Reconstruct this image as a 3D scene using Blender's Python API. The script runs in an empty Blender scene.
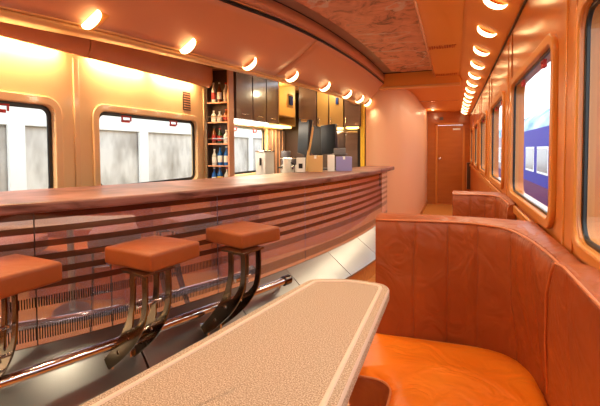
import bpy, bmesh, math, random
from mathutils import Vector, Matrix, noise
random.seed(7)
scn = bpy.context.scene
col = scn.collection
PI = math.pi

# ------------------------------------------------------------------ materials
def s2l(c):
    return tuple(((v/255)/12.92 if v/255 <= .04045 else ((v/255+.055)/1.055)**2.4) for v in c) + (1,)
class NT:
    def __init__(s, name):
        s.m = bpy.data.materials.new(name); s.m.use_nodes = True
        s.t = s.m.node_tree; s.b = s.t.nodes['Principled BSDF']; s.out = s.t.nodes['Material Output']
    def n(s, typ, **kw):
        x = s.t.nodes.new(typ)
        for k, v in kw.items():
            if k in x.inputs.keys(): x.inputs[k].default_value = v
            else: setattr(x, k, v)
        return x
    def l(s, a, b): s.t.links.new(a, b)
    def coord(s, kind='Object', scale=(1,1,1)):
        c = s.n('ShaderNodeTexCoord'); mp = s.n('ShaderNodeMapping'); mp.inputs['Scale'].default_value = scale
        s.l(c.outputs[kind], mp.inputs['Vector']); return mp.outputs[0]
    def ramp(s, fac, stops, interp='LINEAR'):
        r = s.n('ShaderNodeValToRGB'); r.color_ramp.interpolation = interp
        e = r.color_ramp.elements
        while len(e) < len(stops): e.new(.5)
        for i, (p, c) in enumerate(stops): e[i].position = p; e[i].color = s2l(c) if max(c) > 1 else tuple(c)+(1,)
        s.l(fac, r.inputs[0]); return r.outputs[0]
def plain(name, rgb, rough=.5, metal=0, coat=0, spec=.5, emit=None, es=0):
    k = NT(name); b = k.b
    b.inputs['Base Color'].default_value = s2l(rgb); b.inputs['Roughness'].default_value = rough
    b.inputs['Metallic'].default_value = metal; b.inputs['Coat Weight'].default_value = coat
    b.inputs['Coat Roughness'].default_value = .08
    b.inputs['Specular IOR Level'].default_value = spec
    if emit: b.inputs['Emission Color'].default_value = s2l(emit); b.inputs['Emission Strength'].default_value = es
    return k.m
def noisy(name, c1, c2, scale=(8,8,8), rough=.5, metal=0, bump=0, coat=0, detail=5, lo=.35, hi=.65, kind='Object', bscale=None):
    k = NT(name); v = k.coord(kind, scale)
    n = k.n('ShaderNodeTexNoise'); n.inputs['Scale'].default_value = 1; n.inputs['Detail'].default_value = detail
    k.l(v, n.inputs['Vector'])
    k.l(k.ramp(n.outputs['Fac'], [(lo, c1), (hi, c2)]), k.b.inputs['Base Color'])
    k.b.inputs['Roughness'].default_value = rough; k.b.inputs['Metallic'].default_value = metal
    k.b.inputs['Coat Weight'].default_value = coat; k.b.inputs['Coat Roughness'].default_value = .1
    if bump:
        n2 = n
        if bscale:
            n2 = k.n('ShaderNodeTexNoise'); n2.inputs['Scale'].default_value = bscale; n2.inputs['Detail'].default_value = 3
            k.l(k.coord(kind), n2.inputs['Vector'])
        bp = k.n('ShaderNodeBump'); bp.inputs['Strength'].default_value = bump; bp.inputs['Distance'].default_value = .02
        k.l(n2.outputs['Fac'], bp.inputs['Height']); k.l(bp.outputs[0], k.b.inputs['Normal'])
    return k.m

M = {}
M['cream'] = noisy('cream_laminate', (226,190,138), (232,198,146), (3,3,3), .42, coat=.15)
M['creamtrim'] = plain('cream_moulding', (226,186,136), .35, coat=.3)
M['orangewood'] = noisy('honey_veneer', (198,106,32), (210,122,44), (1.2,1.2,14), .28, coat=.2, detail=3, lo=.3, hi=.7)
M['ochretrim'] = plain('ochre_moulding', (210,130,54), .3, coat=.2)
M['ceilorange'] = plain('satin_orange_ceiling', (238,160,76), .32)
M['ceilpink'] = plain('satin_salmon_canopy', (214,150,116), .42)
M['cove'] = plain('matt_orange_cove', (236,156,80), .62, spec=.3)
M['soffit'] = plain('peach_soffit', (232,178,116), .3)
M['bin'] = plain('mauve_brown_valance', (218,158,120), .22, coat=.5)
M['groove'] = plain('dark_groove', (34,20,18), .4)
M['greystrip'] = noisy('grey_pink_border', (150,128,122), (172,148,138), (3,3,3), .35)
M['rosewall'] = plain('rose_partition_laminate', (226,166,128), .5, coat=.05)
M['black'] = plain('black_rubber', (20,20,22), .35)
M['blackplastic'] = plain('black_plastic', (32,28,30), .3, coat=.3)
M['darkbrown'] = plain('dark_brown_panel', (70,48,36), .35, coat=.3)
M['doorwood'] = noisy('reddish_door_laminate', (178,96,34), (188,104,40), (2,2,12), .3, coat=.4)
M['goldtrim'] = plain('golden_edge_strip', (244,196,60), .4)
M['cabinet'] = noisy('taupe_cabinet_laminate', (118,90,76), (130,100,84), (2,2,10), .25, coat=.5)
M['yellowpanel'] = plain('yellow_lit_panel', (206,164,96), .35)
M['steel'] = noisy('brushed_steel', (150,148,146), (176,174,172), (1,1,60), .3, metal=1, kind='UV', detail=2)
M['chrome'] = plain('polished_chrome', (226,220,214), .1, metal=1)
M['bronze'] = plain('polished_bronzed_steel', (116,102,90), .16, metal=1)
M['white'] = plain('white_plastic', (240,238,232), .35)
M['purplebox'] = plain('lavender_card', (150,142,196), .6)
M['kraft'] = plain('kraft_card', (214,172,112), .7)
M['grey'] = plain('grey_plastic', (104,98,100), .45)
M['red'] = plain('red_plastic', (196,34,16), .4)
M['blue'] = plain('blue_plastic', (24,62,140), .3, coat=.4)
M['floor'] = noisy('orange_floor_vinyl', (198,126,54), (214,142,66), (20,20,20), .4, coat=.2)
M['glassblue'] = plain('blue_glass', (28,96,176), .12, coat=.6)
M['amber'] = plain('amber_glass', (120,60,20), .12, coat=.6)
M['clearb'] = plain('pale_bottle_glass', (206,204,196), .12, coat=.6)
M['redlabel'] = plain('red_label', (170,46,34), .5)
M['yellowlabel'] = plain('yellow_label', (232,200,44), .5)
M['greenb'] = plain('green_glass', (30,66,36), .15, coat=.6)
M['lamp'] = plain('lit_lamp_glass', (255,236,200), .3, emit=(255,214,150), es=5.5)
M['strip'] = plain('lit_warm_diffuser', (255,236,190), .3, emit=(255,196,96), es=6)
M['whitestrip'] = plain('lit_white_diffuser', (255,250,240), .3, emit=(255,236,214), es=5)
M['goldstrip'] = plain('lit_gold_diffuser', (255,226,120), .3, emit=(255,206,110), es=4)
M['countertop'] = None

def counter_mat():
    k = NT('mauve_veined_counter'); v = k.coord('Object', (1.2,1.2,8))
    n = k.n('ShaderNodeTexNoise'); n.inputs['Scale'].default_value = 3; n.inputs['Detail'].default_value = 6; n.inputs['Distortion'].default_value = .8
    k.l(v, n.inputs['Vector'])
    k.l(k.ramp(n.outputs['Fac'], [(.36,(96,54,44)),(.5,(132,84,72)),(.64,(150,102,92))]), k.b.inputs['Base Color'])
    k.b.inputs['Roughness'].default_value = .4; k.b.inputs['Specular IOR Level'].default_value = .25
    return k.m
M['countertop'] = counter_mat()

def speckle():
    k = NT('speckled_beige_solid_surface'); v = k.coord('Object', (1,1,1))
    n = k.n('ShaderNodeTexNoise'); n.inputs['Scale'].default_value = 300; n.inputs['Detail'].default_value = 1
    k.l(v, n.inputs['Vector'])
    k.l(k.ramp(n.outputs['Fac'], [(.36,(142,110,86)),(.5,(180,148,122)),(.64,(208,180,156))]), k.b.inputs['Base Color'])
    k.b.inputs['Roughness'].default_value = .6; k.b.inputs['Specular IOR Level'].default_value = .25
    return k.m
M['speckle'] = speckle()

def leather(name, c1, c2, rough=.38, wr=.5):
    k = NT(name); v = k.coord('Object', (1,1,1))
    n = k.n('ShaderNodeTexNoise'); n.inputs['Scale'].default_value = 5; n.inputs['Detail'].default_value = 3
    k.l(v, n.inputs['Vector'])
    k.l(k.ramp(n.outputs['Fac'], [(.3,c1),(.7,c2)]), k.b.inputs['Base Color'])
    k.b.inputs['Roughness'].default_value = rough
    k.b.inputs['Specular IOR Level'].default_value = .3
    g = k.n('ShaderNodeTexNoise'); g.inputs['Scale'].default_value = 420; k.l(v, g.inputs['Vector'])
    w = k.n('ShaderNodeTexNoise'); w.inputs['Scale'].default_value = 6; w.inputs['Detail'].default_value = 2; w.inputs['Distortion'].default_value = 1.6
    k.l(v, w.inputs['Vector'])
    b1 = k.n('ShaderNodeBump'); b1.inputs['Strength'].default_value = wr; b1.inputs['Distance'].default_value = .03
    b2 = k.n('ShaderNodeBump'); b2.inputs['Strength'].default_value = .12; b2.inputs['Distance'].default_value = .002
    k.l(w.outputs['Fac'], b1.inputs['Height']); k.l(g.outputs['Fac'], b2.inputs['Height'])
    k.l(b1.outputs[0], b2.inputs['Normal']); k.l(b2.outputs[0], k.b.inputs['Normal'])
    return k.m
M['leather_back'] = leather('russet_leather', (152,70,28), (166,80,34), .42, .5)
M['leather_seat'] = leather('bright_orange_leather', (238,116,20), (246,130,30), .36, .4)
M['leather_stool'] = leather('orange_stool_leather', (144,70,28), (158,78,34), .5, .15)
M['palerim'] = plain('pale_rim_highlight', (220,188,164), .5)  # highlights along the table's edge and ridge, painted as a paler colour
M['stitch'] = plain('dark_stitching', (150,74,36), .6)
M['piping'] = plain('russet_piping', (196,108,56), .45)

def panel_mat():
    # polished sheet etched with horizontal bands, two perforated bands below (UV: u metres along, v 0..1 up)
    k = NT('banded_polished_bar_front')
    uv = k.n('ShaderNodeTexCoord'); sep = k.n('ShaderNodeSeparateXYZ'); k.l(uv.outputs['UV'], sep.inputs[0])
    def mth(op, a, b=None, c=None):
        m = k.n('ShaderNodeMath', operation=op)
        for i, x in enumerate((a, b, c)):
            if x is None: continue
            if hasattr(x, 'is_linked') or hasattr(x, 'links'): k.l(x, m.inputs[i])
            else: m.inputs[i].default_value = x
        return m.outputs[0]
    u, v = sep.outputs[0], sep.outputs[1]
    s = mth('FRACT', mth('MULTIPLY', v, 9.6))
    stripe = mth('MULTIPLY', mth('LESS_THAN', s, .46), mth('GREATER_THAN', v, .40))
    g1 = mth('MULTIPLY', mth('GREATER_THAN', v, .285), mth('LESS_THAN', v, .36))
    g2 = mth('MULTIPLY', mth('GREATER_THAN', v, .04), mth('LESS_THAN', v, .14))
    g = mth('ADD', g1, g2)
    slot = mth('MULTIPLY', g, mth('LESS_THAN', mth('FRACT', mth('MULTIPLY', u, 95)), .5))
    dark = mth('ADD', stripe, 0)
    mix = k.n('ShaderNodeMix', data_type='RGBA'); k.l(dark, mix.inputs[0])
    mix.inputs[6].default_value = s2l((226,220,232)); mix.inputs[7].default_value = s2l((104,66,52))
    mix2 = k.n('ShaderNodeMix', data_type='RGBA'); k.l(slot, mix2.inputs[0]); k.l(mix.outputs[2], mix2.inputs[6])
    mix2.inputs[7].default_value = s2l((34,22,18))
    k.l(mix2.outputs[2], k.b.inputs['Base Color'])
    k.l(mth('SUBTRACT', .80, mth('ADD', mth('MULTIPLY', dark, .4), mth('MULTIPLY', slot, .3))), k.b.inputs['Metallic'])
    k.l(mth('ADD', .035, mth('MULTIPLY', slot, .4)), k.b.inputs['Roughness'])
    k.b.inputs['Coat Weight'].default_value = .3
    return k.m
M['barpanel'] = panel_mat()

def marble():
    k = NT('russet_marbled_panel'); v = k.coord('Object', (1,1,1))
    n = k.n('ShaderNodeTexNoise'); n.inputs['Scale'].default_value = 5.5; n.inputs['Detail'].default_value = 9; n.inputs['Roughness'].default_value = .68; n.inputs['Distortion'].default_value = 1.1
    k.l(v, n.inputs['Vector'])
    c = k.ramp(n.outputs['Fac'], [(.36,(110,78,70)),(.45,(206,142,114)),(.6,(232,170,138)),(.70,(176,146,136))])
    w = k.n('ShaderNodeTexNoise'); w.inputs['Scale'].default_value = 1.15; w.inputs['Detail'].default_value = 6; w.inputs['Distortion'].default_value = .9
    k.l(v, w.inputs['Vector'])
    vein = k.ramp(w.outputs['Fac'], [(.487,(0,0,0)),(.497,(255,255,255)),(.503,(255,255,255)),(.513,(0,0,0))])
    mx = k.n('ShaderNodeMix', data_type='RGBA'); k.l(vein, mx.inputs[0]); k.l(c, mx.inputs[6]); mx.inputs[7].default_value = s2l((224,204,194))
    k.l(mx.outputs[2], k.b.inputs['Base Color']); k.b.inputs['Roughness'].default_value = .5
    return k.m
M['marble'] = marble()

def glass_mat():
    k = NT('window_glass'); t = k.t
    t.nodes.remove(k.b)
    tr = k.n('ShaderNodeBsdfTransparent'); tr.inputs[0].default_value = (.96,.98,.97,1)
    gl = k.n('ShaderNodeBsdfGlossy'); gl.inputs['Roughness'].default_value = .02
    lw = k.n('ShaderNodeLayerWeight'); pw = k.n('ShaderNodeMath', operation='POWER'); k.l(lw.outputs['Facing'], pw.inputs[0]); pw.inputs[1].default_value = 4
    fr = k.n('ShaderNodeMath', operation='MULTIPLY_ADD'); k.l(pw.outputs[0], fr.inputs[0]); fr.inputs[1].default_value = .10; fr.inputs[2].default_value = .008
    mx = k.n('ShaderNodeMixShader'); k.l(fr.outputs[0], mx.inputs[0]); k.l(tr.outputs[0], mx.inputs[1]); k.l(gl.outputs[0], mx.inputs[2])
    k.l(mx.outputs[0], k.out.inputs[0]); return k.m
M['glass'] = glass_mat()
M['stonewall'] = noisy('stained_concrete', (166,156,146), (230,224,218), (3.5,3.5,1.6), .9, detail=8, lo=.32, hi=.62)
M['whitewash'] = plain('white_painted_metal', (246,246,244), .6)
M['greymetal'] = plain('pale_grey_metal', (186,190,192), .5)
M['trainblue'] = plain('blue_coach_paint', (14,30,150), .6, spec=.15)
M['trainlight'] = noisy('pale_blue_coach_paint', (190,220,234), (60,130,190), (.5,.5,1.6), .6, detail=2)
M['trainpurple'] = plain('purple_coach_paint', (92,24,84), .6, spec=.15)
M['trainmaroon'] = plain('maroon_coach_paint', (124,36,44), .4)
M['coachglass'] = plain('brown_tinted_glass', (78,54,66), .25)
M['ballast'] = noisy('grey_ballast', (120,112,104), (170,162,152), (30,30,30), .9)

# ------------------------------------------------------------------ mesh helpers
def link(name, me, mat=None, parent=None, loc=None):
    o = bpy.data.objects.new(name, me); col.objects.link(o)
    if mat is not None:
        for m in (mat if isinstance(mat, (list, tuple)) else [mat]): me.materials.append(m)
    if parent: o.parent = parent
    return o
def fin(name, bm, mat=None, parent=None, smooth=True, bevel=0, seg=2, ang=35):
    bmesh.ops.remove_doubles(bm, verts=bm.verts, dist=1e-5)
    bmesh.ops.recalc_face_normals(bm, faces=bm.faces)
    me = bpy.data.meshes.new(name); bm.to_mesh(me); bm.free()
    o = link(name, me, mat, parent)
    if bevel:
        b = o.modifiers.new('bevel', 'BEVEL'); b.width = bevel; b.segments = seg; b.limit_method = 'ANGLE'; b.angle_limit = math.radians(ang)
    if smooth:
        for p in me.polygons: p.use_smooth = True
        me.set_sharp_from_angle(angle=math.radians(38))
    return o
def tag(o, label=None, cat=None, group=None, kind=None):
    if label: o['label'] = label
    if cat: o['category'] = cat
    if group: o['group'] = group
    if kind: o['kind'] = kind
    return o
def struct(o): o['kind'] = 'structure'; return o
def empty(name, loc=(0,0,0), rz=0):
    o = bpy.data.objects.new(name, None); col.objects.link(o); o.location = loc; o.rotation_euler[2] = rz; o.empty_display_size = .05
    return o
def bx(bm, x0, x1, y0, y1, z0, z1, mi=0):
    vs = [bm.verts.new((x, y, z)) for x in (x0, x1) for y in (y0, y1) for z in (z0, z1)]
    for f in ((0,1,3,2),(4,6,7,5),(0,4,5,1),(2,3,7,6),(0,2,6,4),(1,5,7,3)):
        fc = bm.faces.new([vs[i] for i in f]); fc.material_index = mi
def box(name, x0, x1, y0, y1, z0, z1, mat, parent=None, bevel=.004):
    bm = bmesh.new(); bx(bm, x0, x1, y0, y1, z0, z1); return fin(name, bm, mat, parent, bevel=bevel)
def tube_bm(bm, pts, r, seg=12, cap=True):
    pts = [Vector(p) for p in pts]; rings = []; up = Vector((0,0,1))
    rr = r if isinstance(r, (list, tuple)) else [r]*len(pts)
    for i, p in enumerate(pts):
        t = (pts[min(i+1, len(pts)-1)] - pts[max(i-1, 0)]).normalized()
        a = t.cross(up)
        if a.length < .05: a = t.cross(Vector((0,1,0)))
        a.normalize(); b = t.cross(a).normalized()
        rings.append([bm.verts.new(p + (a*math.cos(2*PI*k/seg) + b*math.sin(2*PI*k/seg))*rr[i]) for k in range(seg)])
    for i in range(len(rings)-1):
        for k in range(seg):
            bm.faces.new((rings[i][k], rings[i][(k+1)%seg], rings[i+1][(k+1)%seg], rings[i+1][k]))
    if cap:
        bm.faces.new(rings[0]); bm.faces.new(rings[-1])
def tube(name, pts, r, mat, parent=None, seg=12):
    bm = bmesh.new(); tube_bm(bm, pts, r, seg); return fin(name, bm, mat, parent)
def lathe(name, prof, mat, parent=None, loc=(0,0,0), seg=18):
    bm = bmesh.new(); rings = []
    for r, z in prof:
        rings.append([bm.verts.new((loc[0]+r*math.cos(2*PI*k/seg), loc[1]+r*math.sin(2*PI*k/seg), loc[2]+z)) for k in range(seg)])
    for i in range(len(rings)-1):
        for k in range(seg): bm.faces.new((rings[i][k], rings[i][(k+1)%seg], rings[i+1][(k+1)%seg], rings[i+1][k]))
    bm.faces.new(rings[0]); bm.faces.new(rings[-1])
    return fin(name, bm, mat, parent)
def smooth_path(pts, n=8):
    out = []; P = [Vector(p) for p in pts]
    for i in range(len(P)-1):
        p0 = P[i-1] if i else P[0]*2-P[1]; p1, p2 = P[i], P[i+1]; p3 = P[i+2] if i+2 < len(P) else P[-1]*2-P[-2]
        for k in range(n):
            t = k/n
            out.append(.5*((2*p1)+(p2-p0)*t+(2*p0-5*p1+4*p2-p3)*t*t+(3*p1-p0-3*p2+p3)*t**3))
    out.append(P[-1]); return out
def arclen(P):
    s = [0]
    for i in range(1, len(P)): s.append(s[-1] + (P[i]-P[i-1]).length)
    return s
def at_len(P, S, d):
    for i in range(1, len(P)):
        if S[i] >= d or i == len(P)-1:
            t = (d-S[i-1])/max(S[i]-S[i-1], 1e-6)
            return P[i-1].lerp(P[i], t), (P[i]-P[i-1]).normalized()
def offset(P, d):            # +d = towards the aisle (right of travel)
    out = []
    for i in range(len(P)):
        t = (P[min(i+1, len(P)-1)] - P[max(i-1, 0)]).normalized()
        out.append(P[i] + Vector((t.y, -t.x))*d)
    return out
def sub_path(P, a, b, step=.05):
    S = arclen(P); n = max(2, int((b-a)/step)); return [at_len(P, S, a+(b-a)*i/n)[0] for i in range(n+1)]
def sweep(name, P, prof, mat, parent=None, closed=True, u0=0, flip=False):
    """prof: list of (offset, z). UV: u metres along, v 0..1 by z range"""
    bm = bmesh.new(); uvl = bm.loops.layers.uv.new('UVMap')
    S = arclen(P); offs = {}
    for d, z in prof:
        if d not in offs: offs[d] = offset(P, d)
    z0 = min(z for d, z in prof); z1 = max(z for d, z in prof)
    rings = [[bm.verts.new((offs[d][i].x, offs[d][i].y, z)) for d, z in prof] for i in range(len(P))]
    n = len(prof); meta = {}
    for i in range(len(P)-1):
        for k in range(n if closed else n-1):
            q = (rings[i][k], rings[i][(k+1)%n], rings[i+1][(k+1)%n], rings[i+1][k])
            f = bm.faces.new(q)
            for lp, (ii, kk) in zip(f.loops, ((i,k),(i,(k+1)%n),(i+1,(k+1)%n),(i+1,k))):
                lp[uvl].uv = (u0+S[ii], (prof[kk][1]-z0)/max(z1-z0, 1e-6))
    if closed:
        bm.faces.new(rings[0]); bm.faces.new(rings[-1])
    me_o = fin(name, bm, mat, parent)
    return me_o
def fill2d(outer, holes, thick, bev=0):
    """flat plate from 2D outline with holes; returns mesh centred on z=0, thickness thick"""
    cu = bpy.data.curves.new('tmp', 'CURVE'); cu.dimensions = '2D'; cu.fill_mode = 'BOTH'; cu.extrude = max(thick/2-bev, .0001); cu.bevel_depth = bev; cu.bevel_resolution = 1
    for lp in [outer]+holes:
        sp = cu.splines.new('POLY'); sp.points.add(len(lp)-1); sp.use_cyclic_u = True
        for i, (a, b) in enumerate(lp): sp.points[i].co = (a, b, 0, 1)
    o = bpy.data.objects.new('tmp', cu); col.objects.link(o)
    dg = bpy.context.evaluated_depsgraph_get(); me = bpy.data.meshes.new_from_object(o.evaluated_get(dg))
    bpy.data.objects.remove(o); bpy.data.curves.remove(cu)
    return me
def rrect(x0, x1, y0, y1, r, n=8):
    out = []
    for cx, cy, a in ((x1-r, y1-r, 0), (x0+r, y1-r, PI/2), (x0+r, y0+r, PI), (x1-r, y0+r, 1.5*PI)):
        for k in range(n+1):
            t = a + PI/2*k/n; out.append((cx+r*math.cos(t), cy+r*math.sin(t)))
    return out
def plate(name, outer, holes, thick, mat, parent, M4, bev=0):
    me = fill2d(outer, holes, thick, bev); me.transform(M4); me.name = name
    me.materials.clear()
    o = link(name, me, mat, parent)
    for p in me.polygons: p.use_smooth = False
    return o
# wall plane matrices: 2D (a,b) -> world (x = wall, y = a, z = b)
def WP(x): return Matrix(((0,0,1,x),(1,0,0,0),(0,1,0,0),(0,0,0,1)))
def ZP(z): return Matrix.Translation((0,0,z))

# ------------------------------------------------------------------ shell
XL, XR = -2.48, .34
Y0, Y1 = -2.6, 9.98
LW = [(-1.6,-.4), (.72,1.90), (2.25,3.47), (4.0,5.1)]
LZ1 = 1.605
RW = [(-1.4,-.1), (.2,1.35), (1.68,2.78), (3.24,4.25), (4.86,5.9), (6.5,7.5), (8.15,9.15)]
WZ0, WZ1, WZL = 1.035, 1.69, 1.0
struct(box('floor', XL-.1, XR+.1, Y0, Y1+.1, -.06, 0, M['floor'], bevel=0))

def window(n, side, a, b, z0, z1):
    x = XL if side == 'left' else XR
    sgn = 1 if side == 'left' else -1         # into the room
    root = struct(empty('window_%d' % n, (0,0,0)))
    tm = M['creamtrim'] if side == 'left' else M['ochretrim']
    w = .045 if side == 'left' else .03
    plate('window_frame', rrect(a-w, b+w, z0-w, z1+w, .07+w*.7), [rrect(a-.004, b+.004, z0-.004, z1+.004, .065)], .022, tm, root, WP(x+sgn*.008), .007)
    gd, gw = (.022, .028) if side == 'left' else (.006, .012)
    plate('reveal', rrect(a, b, z0, z1, .07), [rrect(a+.004, b-.004, z0+.004, z1-.004, .066)], .04, tm, root, WP(x-sgn*.012))
    plate('gasket', rrect(a+.003, b-.003, z0+.003, z1-.003, .065), [rrect(a+gw, b-gw, z0+gw, z1-gw, .05)], .012, M['black'], root, WP(x-sgn*gd), .003)
    plate('glass', rrect(a+.01, b-.01, z0+.01, z1-.01, .055), [], .004, M['glass'], root, WP(x-sgn*(gd+.008)))
    for f in (.24, .72):
        y = a+(b-a)*f; bm = bmesh.new(); xx = x-sgn*.008; q = 1 if side == 'left' else .6
        bx(bm, xx-.006, xx+.006, y-.05*q, y+.05*q, z1-.030, z1-.022)
        bx(bm, xx-.006, xx+.006, y-.05*q, y-.040*q, z1-.022-.04*q, z1-.022); bx(bm, xx-.006, xx+.006, y+.040*q, y+.05*q, z1-.022-.04*q, z1-.022)
        bx(bm, xx-.008, xx+.008, y-.05*q, y+.03*q, z1-.022-.052*q, z1-.022-.032*q)
        fin('emergency_latch', bm, M['red'], root, bevel=.002)
    return root
for i, (a, b) in enumerate(LW): window(i+1, 'left', a, b, WZL, LZ1)
for i, (a, b) in enumerate(RW): window(i+5, 'right', a, b, WZ0, WZ1)
struct(plate('wall_left', [(Y0,0),(Y1,0),(Y1,2.4),(Y0,2.4)], [rrect(a, b, WZL, LZ1, .07) for a, b in LW], .06, M['cream'], None, WP(XL-.03)))
struct(plate('wall_right', [(Y0,0),(Y1,0),(Y1,2.08),(Y0,2.08)], [rrect(a, b, WZ0, WZ1, .07) for a, b in RW], .06, M['orangewood'], None, WP(XR+.03)))
tn = 1
def trim(o):
    global tn
    o.name = 'trim_%d' % tn; tn += 1; return struct(o)
# seams and pilasters
for y in (2.07, 3.62): trim(box('t', XL, XL+.012, y-.022, y+.022, .9, 1.95, M['creamtrim'], bevel=.005))
for a, b in ((1.42,1.62), (2.86,3.16), (4.32,4.78), (5.95,6.4), (7.6,8.05)):
    trim(box('t', XR-.005, XR, a, b, .9, 2.02, M['orangewood'], bevel=.006))
    trim(box('t', XR-.009, XR-.004, (a+b)/2-.012, (a+b)/2+.012, .9, 2.02, M['ochretrim'], bevel=.003))
trim(box('t', XR-.012, XR+.01, Y0, Y1, 2.045, 2.065, M['groove'], bevel=0))
# window sill rail of right wall
trim(box('t', XR-.02, XR, 1.30, Y1, .93, .975, M['ochretrim'], bevel=.006))
trim(box('t', XL, XL+.05, 1.92, 2.22, 1.0, 1.0+.001, M['creamtrim'], bevel=0)) if False else None
# vent grille on left wall
vg = empty('wall_vent'); tag(vg, 'small brown slotted vent plate high on cream wall right of the second window', 'vent')
box('vent_plate', XL, XL+.006, 3.26, 3.38, 1.70, 1.88, M['darkbrown'], vg, bevel=.002)
bm = bmesh.new()
for k in range(7): bx(bm, XL+.006, XL+.012, 3.27, 3.37, 1.71+k*.024, 1.718+k*.024)
fin('slat', bm, M['bin'], vg)

struct(box('wall_front', XL-.1, XR+.1, Y0-.06, Y0, 0, 2.4, M['orangewood'], bevel=0))
# ---- end wall with door
struct(plate('wall_back', [(XL-.1,0),(XR+.1,0),(XR+.1,2.4),(XL-.1,2.4)], [[(-.36,.001),(.19,.001),(.19,1.86),(-.36,1.86)]], .06, M['doorwood'], None,
       Matrix(((1,0,0,0),(0,0,1,Y1+.03),(0,1,0,0),(0,0,0,1)))))
d = struct(empty('door_1', (-.085, Y1, 0)))
box('door_leaf', -.272, .272, .02, .05, .005, 1.855, M['doorwood'], d)
bm = bmesh.new(); bx(bm, -.32, -.272, -.02, .05, 0, 1.9); bx(bm, .272, .32, -.02, .05, 0, 1.9); bx(bm, -.32, .32, -.02, .05, 1.86, 1.91)
fin('door_frame', bm, M['ochretrim'], d, bevel=.005)
kn = lathe('door_handle', [(.004,0),(.03,.002),(.03,.01),(.012,.014),(.012,.04),(.028,.048),(.028,.065),(.006,.075)], M['chrome'], d)
kn.rotation_euler = (PI/2,0,0); kn.location = (-.225, .02, 1.08)
box('door_sign', .06, .22, .012, .02, 1.74, 1.78, M['white'], d, bevel=.001)
box('threshold', -.3, .3, -.03, .05, 0, .012, M['ochretrim'], d)
o = box('wall_sign', -.32, -.24, Y1-.02, Y1, 1.98, 2.05, M['grey'], bevel=.004); tag(o, 'small dark square plate on the wall above the far door', 'sign')
cb = empty('wall_cabinet', (.27, Y1-.4, 0)); tag(cb, 'slim dark equipment box on the right wall just before the far door', 'cabinet')
box('body', 0, .07, -.12, .12, .42, 1.0, M['darkbrown'], cb); box('cover', -.008, 0, -.1, .1, .46, .96, M['bin'], cb)

# ---- partition at the end of the bar: curves from the galley round into the corridor wall
PW = smooth_path([(-1.15,5.56),(-.98,5.58),(-.80,5.72),(-.66,6.02),(-.60,6.5),(-.59,7.2),(-.59,8.5),(-.59,9.97)], 8)
struct(sweep('wall_corridor', PW, [(0,0),(0,2.3),(-.04,2.3),(-.04,0)], M['rosewall']))
trim(box('t', -1.215, -1.165, 5.50, 5.60, 0, 2.2, M['goldtrim'], bevel=.004))
trim(box('t', -1.26, -1.215, 5.52, 5.60, 0, 2.2, M['groove'], bevel=0))
struct(sweep('baseboard_corridor', PW, [(.012,0),(.012,.09),(0.001,.09),(0.001,0)], M['doorwood']))

# ------------------------------------------------------------------ ceiling
L = smooth_path([(-2.35,-.6),(-2.12,.3),(-1.93,.92),(-1.80,1.26),(-1.70,1.60),(-1.60,2.09),(-1.51,2.6),(-1.43,3.12),(-1.33,3.75),(-1.25,4.35),(-1.20,4.95),(-1.17,5.55)], 6)
T = smooth_path([(-1.9,-.6),(-1.70,.3),(-1.55,.92),(-1.46,1.26),(-1.37,1.60),(-1.27,2.06),(-1.12,2.54),(-1.02,3.05),(-.95,3.65),(-.91,4.25),(-.89,4.85),(-.88,5.4)], 6)
B = smooth_path([(-2.46,-.6),(-2.46,.3),(-2.44,.92),(-2.40,1.26),(-2.30,1.60),(-2.14,2.05),(-2.02,2.54),(-1.90,3.05),(-1.76,3.7),(-1.63,4.3),(-1.52,4.9),(-1.45,5.55)], 6)
def loft(name, rows, mat, parent=None, i0=0, i1=None):
    bm = bmesh.new(); i1 = i1 if i1 is not None else len(rows[0])-1
    g = [[bm.verts.new(r[i]) for i in range(i0, i1+1)] for r in rows]
    for a in range(len(g)-1):
        for i in range(len(g[0])-1): bm.faces.new((g[a][i], g[a][i+1], g[a+1][i+1], g[a+1][i]))
    o = fin(name, bm, mat, parent); 
    sd = o.modifiers.new('solid', 'SOLIDIFY'); sd.thickness = .012; sd.offset = 1 if o.data.polygons[0].normal.z > 0 else -1
    return o
Lz, Tz, Cz = 1.93, 2.17, 2.30
def v3(P, z): return [Vector((p.x, p.y, z)) for p in P]
def mixp(P, Q, t, za, zb, bulge=0):
    out = []
    for p, q in zip(P, Q):
        w = p.lerp(q, t); d = (q-p).normalized()
        out.append(Vector((w.x+d.x*bulge*math.sin(PI*t), w.y+d.y*bulge*math.sin(PI*t), za+(zb-za)*t - bulge*.6*math.sin(PI*t))))
    return out
# canopy fascia in segments (seams between)
n = len(L)-1
cuts = [0, 14, 32+12, n]
cuts = [0, 16, 42, n]
for a, b in zip(cuts[:-1], cuts[1:]):
    rows = [mixp(L, T, t/8, Lz, Tz, .014) for t in range(9)]
    trim(loft('t', rows, M['ceilpink'], None, a, b))
for c in cuts[1:-1]:
    pts = [mixp(L, T, t/8, Lz, Tz, .014)[c] - Vector((0,0,.001)) for t in range(9)]
    trim(tube('t', pts, .0035, M['bin'], seg=6))
# rounded lip below fascia
trim(loft('t', [v3(L, Lz), [v+Vector((-.008,0,-.003)) for v in v3(L, Lz)], [v+Vector((-.04,0,-.003)) for v in v3(L, Lz)]], M['soffit']))
L2 = [Vector((p.x-.04, p.y)) for p in L]
B2 = [Vector((p.x*.87, p.y*.87)) for p in B]; B2[-1] = Vector((-1.30, 5.55)) if B2[-1].y < 5.5 else B2[-1]
trim(loft('t', [v3(L2, Lz-.003), mixp(L2, B2, .5, Lz-.003, 1.935), v3(B2, 1.935)], M['soffit']))
trim(loft('t', [v3(B2, 1.935), v3(B2, 2.3)], M['bin']))
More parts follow.
